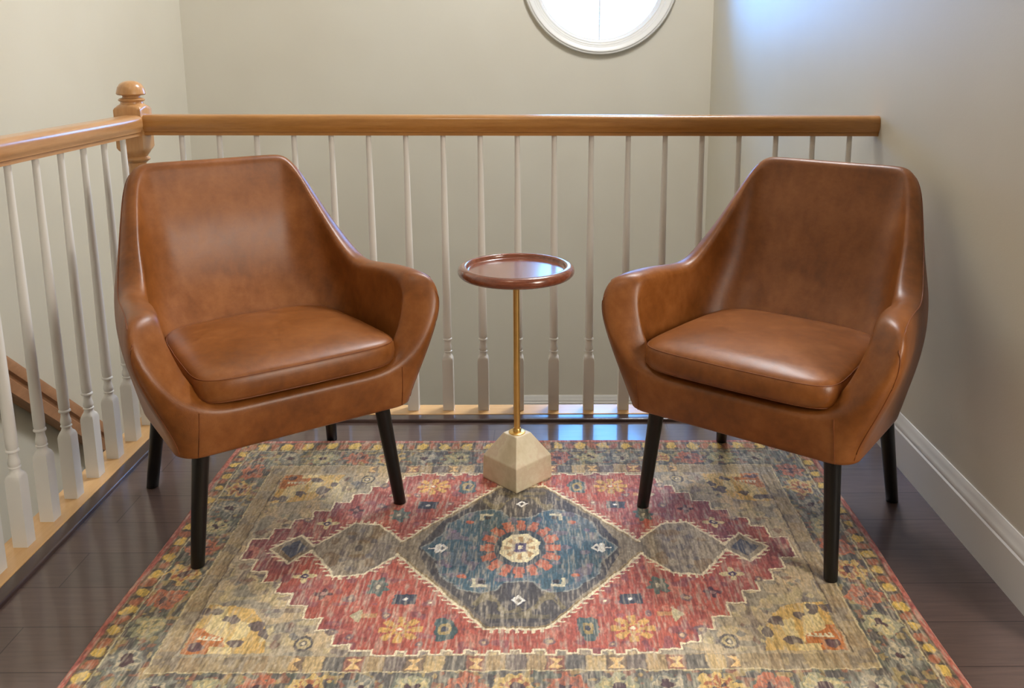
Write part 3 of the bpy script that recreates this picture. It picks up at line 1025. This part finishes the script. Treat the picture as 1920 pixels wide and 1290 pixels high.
def height(seg, t):
    if seg == 0:
        return 0.372 + 0.02 * min(1, max(0, (0.245 * t - 0.215) / 0.03))
    if seg == 1:
        return 0.392 + (0.5711 - 0.392) * sstep(-0.25, 0.95, t)
    if seg == 2:
        y = -0.24 + 0.36 * t
        return interp([(-0.24, 0.5711), (-0.15, 0.5739), (0.03, 0.5566), (0.06, 0.5686), (0.12, 0.637)], y)
    if seg == 3:
        return interp([(0, 0.637), (0.2, 0.6747), (0.4, 0.7494), (0.6, 0.784), (0.8, 0.8041), (1, 0.8068)], t)
    return 0.8068 - 0.0006 * t


def samples():
    L = []
    for s, n in enumerate(SEG):
        for k in range(n):
            L.append((s, k / n))
    L.append((4, 1.0))
    return L


def shell_columns():
    cols = []
    S = samples()
    Hs = [height(s, t) for s, t in S]
    # smooth heights along the loop
    for _ in range(5):
        Hs = [Hs[0]] + [(Hs[i - 1] + 2 * Hs[i] + Hs[i + 1]) / 4 for i in range(1, len(Hs) - 1)] + [Hs[-1]]
    Z0 = 0.268
    for (s, t), H in zip(S, Hs):
        w_ = 0.03 * 0 + 1

        def taper(p, z):
            return (p[0] * (1 - TAPER * min(1, max(0, (z - 0.3) / 0.2)) * p[1]), p[1])

        def outer(z):
            return taper(plan(s, t, smooth_tab(Wt, z), smooth_tab(YFt, z), smooth_tab(YBt, z), 0.045, smooth_tab(RBt, z)), z)

        def inner(z):
            wt, bt = smooth_tab(WTt, z), smooth_tab(BTt, z)
            ft = 0.05
            return taper(plan(s, t, smooth_tab(Wt, z) - wt, smooth_tab(YFt, z) + ft, smooth_tab(YBt, z) - bt, 0.03, max(0.06, smooth_tab(RBt, z) - 0.018)), z)
        rc = 0.0247 if s < 3 else 0.0245
        if s == 0: rc = 0.016
        zc = H - rc
        col = []
        # rounded underside edge
        ox, oy = outer(Z0 + 0.01)
        for k in range(0, 3):
            a = k / 3 * PI / 2
            sh = 1 - 0.055 * (1 - math.sin(a))
            col.append((ox * sh, oy * sh, Z0 + 0.012 * (1 - math.cos(a))))
        nz_ = 22
        for k in range(nz_ + 1):
            z = Z0 + 0.012 + (zc - Z0 - 0.012) * k / nz_
            x, y = outer(z)
            col.append((x, y, z))
        o = Vector(outer(zc)); i_ = Vector(inner(zc)); c = (o + i_) / 2; h = (o - i_) / 2
        for k in range(1, 12):
            a = PI * k / 12
            ca, sa = math.cos(a), math.sin(a)
            ca = math.copysign(abs(ca) ** 0.85, ca); sa = abs(sa) ** 0.85
            p = c + h * ca
            col.append((p.x, p.y, zc + rc * sa))
        zi = 0.335
        for k in range(0, 19):
            z = zc + (zi - zc) * k / 18 if zc > zi else zc - 0.002 * k
            x, y = inner(max(z, 0.335))
            col.append((x, y, z))
        cols.append(col)
    return S, cols


def shell_bm():
    bm = bmesh.new()
    S, cols = shell_columns()
    full = cols + [[(-x, y, z) for x, y, z in c] for c in reversed(cols[1:-1])]
    V_ = [[bm.verts.new(p) for p in c] for c in full]
    n, m_ = len(V_), len(V_[0])
    for i in range(n):
        a, b = V_[i], V_[(i + 1) % n]
        for k in range(m_ - 1):
            bm.faces.new((a[k], b[k], b[k + 1], a[k + 1]))
    pin = [v for c in V_ for v in c[3:-1]]
    for _ in range(6):
        bmesh.ops.smooth_vert(bm, verts=pin, factor=0.5, use_axis_x=True, use_axis_y=True, use_axis_z=True)
    bm.faces.new([c[0] for c in V_])
    bm.faces.new([c[-1] for c in reversed(V_)])
    cols = [[tuple(v.co) for v in V_[i]] for i in range(len(cols))]
    return bm, S, cols


def cushion_bm():
    bm = bmesh.new()
    n = 96

    def loop(ins, z, crown=0):
        out = []
        for i in range(n):
            a = 2 * PI * i / n - PI / 2
            c, s = math.cos(a), math.sin(a)
            e = 0.26
            ux = math.copysign(abs(c) ** e, c); uy = math.copysign(abs(s) ** e, s)
            ym, yh = -0.082, 0.200
            y = ym + (yh - ins) * uy
            hw = 0.2245 - 0.018 * (uy + 1) / 2 - 0.012 * sstep(0.2, 1, uy)
            # gently bowed front
            y -= 0.008 * (1 - ux * ux) * max(0, -uy)
            x = (hw - ins) * ux
            if ins > 0.03:
                q = (ins - 0.03) / 0.17
                x = (hw - 0.03) * ux * (1 - q); y = ym + (yh - 0.03) * uy * (1 - q)
            zz = z + (0.006 * (1 - (x / hw) ** 2) if crown else 0)
            out.append((x, y, zz))
        return out
    rings = [loop(0.04, 0.378), loop(0.018, 0.379), loop(0.006, 0.384), loop(0.0, 0.392), loop(-0.002, 0.410), loop(-0.0005, 0.426), loop(0.003, 0.433), loop(0.008, 0.438),
             loop(0.016, 0.4415), loop(0.03, 0.444, 1), loop(0.055, 0.447, 1), loop(0.09, 0.450, 1), loop(0.13, 0.452, 1), loop(0.17, 0.453, 1), loop(0.196, 0.453, 1)]
    loft(bm, rings)
    return bm, loop


def armchair(label, x, y, rot, footz, legs):
    t = thing('armchair', label, 'armchair', (x, y, 0), rot, 'matching cognac leather armchairs')
    bm, S, cols = shell_bm()
    sh = obj('upholstered_shell', bm, M_leather, t, 179)
    # seams
    bm = bmesh.new()
    kz = 3 + 22 + 2
    pts = [c[kz] for (s, tt), c in zip(S, cols) if s >= 2]
    ctr = [Vector((p[0], p[1], p[2])) for p in pts]
    ctr = [p + Vector((p.x, p.y * 0.5, 0)).normalized() * 0.0003 for p in ctr]
    path = [Vector((-p.x, p.y, p.z)) for p in ctr] + list(reversed(ctr[:-1]))
    # go down the front corner from arm crest to underside
    ci = [i for i, (s, tt) in enumerate(S) if s == 1][6]
    down = [Vector(cols[ci][k]) for k in range(kz, 2, -1)]
    full = [Vector((-p.x, p.y, p.z)) for p in reversed(down)] + path + down
    tube(bm, full, 0.0013, 6)
    obj('edge_seam', bm, M_seam, sh, 60)
    for sx in (-1, 1):
        bm = bmesh.new()
        pts = []
        for k in range(12):
            z = 0.372 - 0.098 * k / 11
            xs = 0.2225 + 0.004 * k / 11
            w, yf = smooth_tab(Wt, z), smooth_tab(YFt, z)
            tp = 1 - TAPER * min(1, max(0, (z - 0.3) / 0.2)) * yf
            dx = max(0, xs / tp - (w - 0.045))
            pts.append(Vector((sx * xs, yf + 0.045 - math.sqrt(0.045 ** 2 - dx * dx) - 0.0002, z)))
        tube(bm, pts, 0.0009, 6)
        obj('front_seam', bm, M_seam, sh, 60)
    bm, loop = cushion_bm()
    cu = obj('seat_cushion', bm, M_leather, t, 179)
    bm = bmesh.new()
    lp = loop(0.0025, 0.4325)
    tube(bm, lp + [lp[0]], 0.0011, 6)
    lp = loop(0.0055, 0.3845)
    tube(bm, lp + [lp[0]], 0.0011, 6)
    obj('cushion_seam', bm, M_seam, cu, 60)
    for (tx, ty), (fx, fy), fz in legs:
        bm = bmesh.new()
        a = Vector((tx, ty, 0.30)); b = Vector((fx, fy, fz))
        n = 24
        rings = []
        for k in range(9):
            q = k / 8
            p = b.lerp(a, q); r = 0.0142 + (0.0182 - 0.0142) * q
            if k == 0:
                rings.append([(p.x + (r - 0.0015) * math.cos(2 * PI * i / n), p.y + (r - 0.0015) * math.sin(2 * PI * i / n), fz) for i in range(n)])
                p2 = b.lerp(a, 0.006)
                rings.append([(p2.x + r * math.cos(2 * PI * i / n), p2.y + r * math.sin(2 * PI * i / n), fz + 0.0015) for i in range(n)])
            else:
                rings.append([(p.x + r * math.cos(2 * PI * i / n), p.y + r * math.sin(2 * PI * i / n), p.z) for i in range(n)])
        loft(bm, rings)
        obj('leg', bm, M_black, t, 50)
    return t


LT = RT + 0.0002
armchair('cognac leather armchair with flared arms, left of the tray table, seat catching soft light', 0.3277, -0.5243, 0.6282, 0,
         [((-0.205, -0.208), (-0.2327, -0.2012), LT), ((0.192, -0.212), (0.2362, -0.2122), LT), ((-0.198, 0.145), (-0.2205, 0.2376), 0.0), ((0.2121, 0.1436), (0.2526, 0.2315), 0.0)])
armchair('cognac leather armchair with darker shaded backrest, between the tray table and right wall', 1.5411, -0.5612, -0.6503, 0,
         [((-0.200, -0.212), (-0.2395, -0.2054), LT), ((0.204, -0.212), (0.2268, -0.2346), LT), ((-0.203, 0.1407), (-0.2491, 0.2361), LT), ((0.2112, 0.1081), (0.2287, 0.1906), 0.0)])
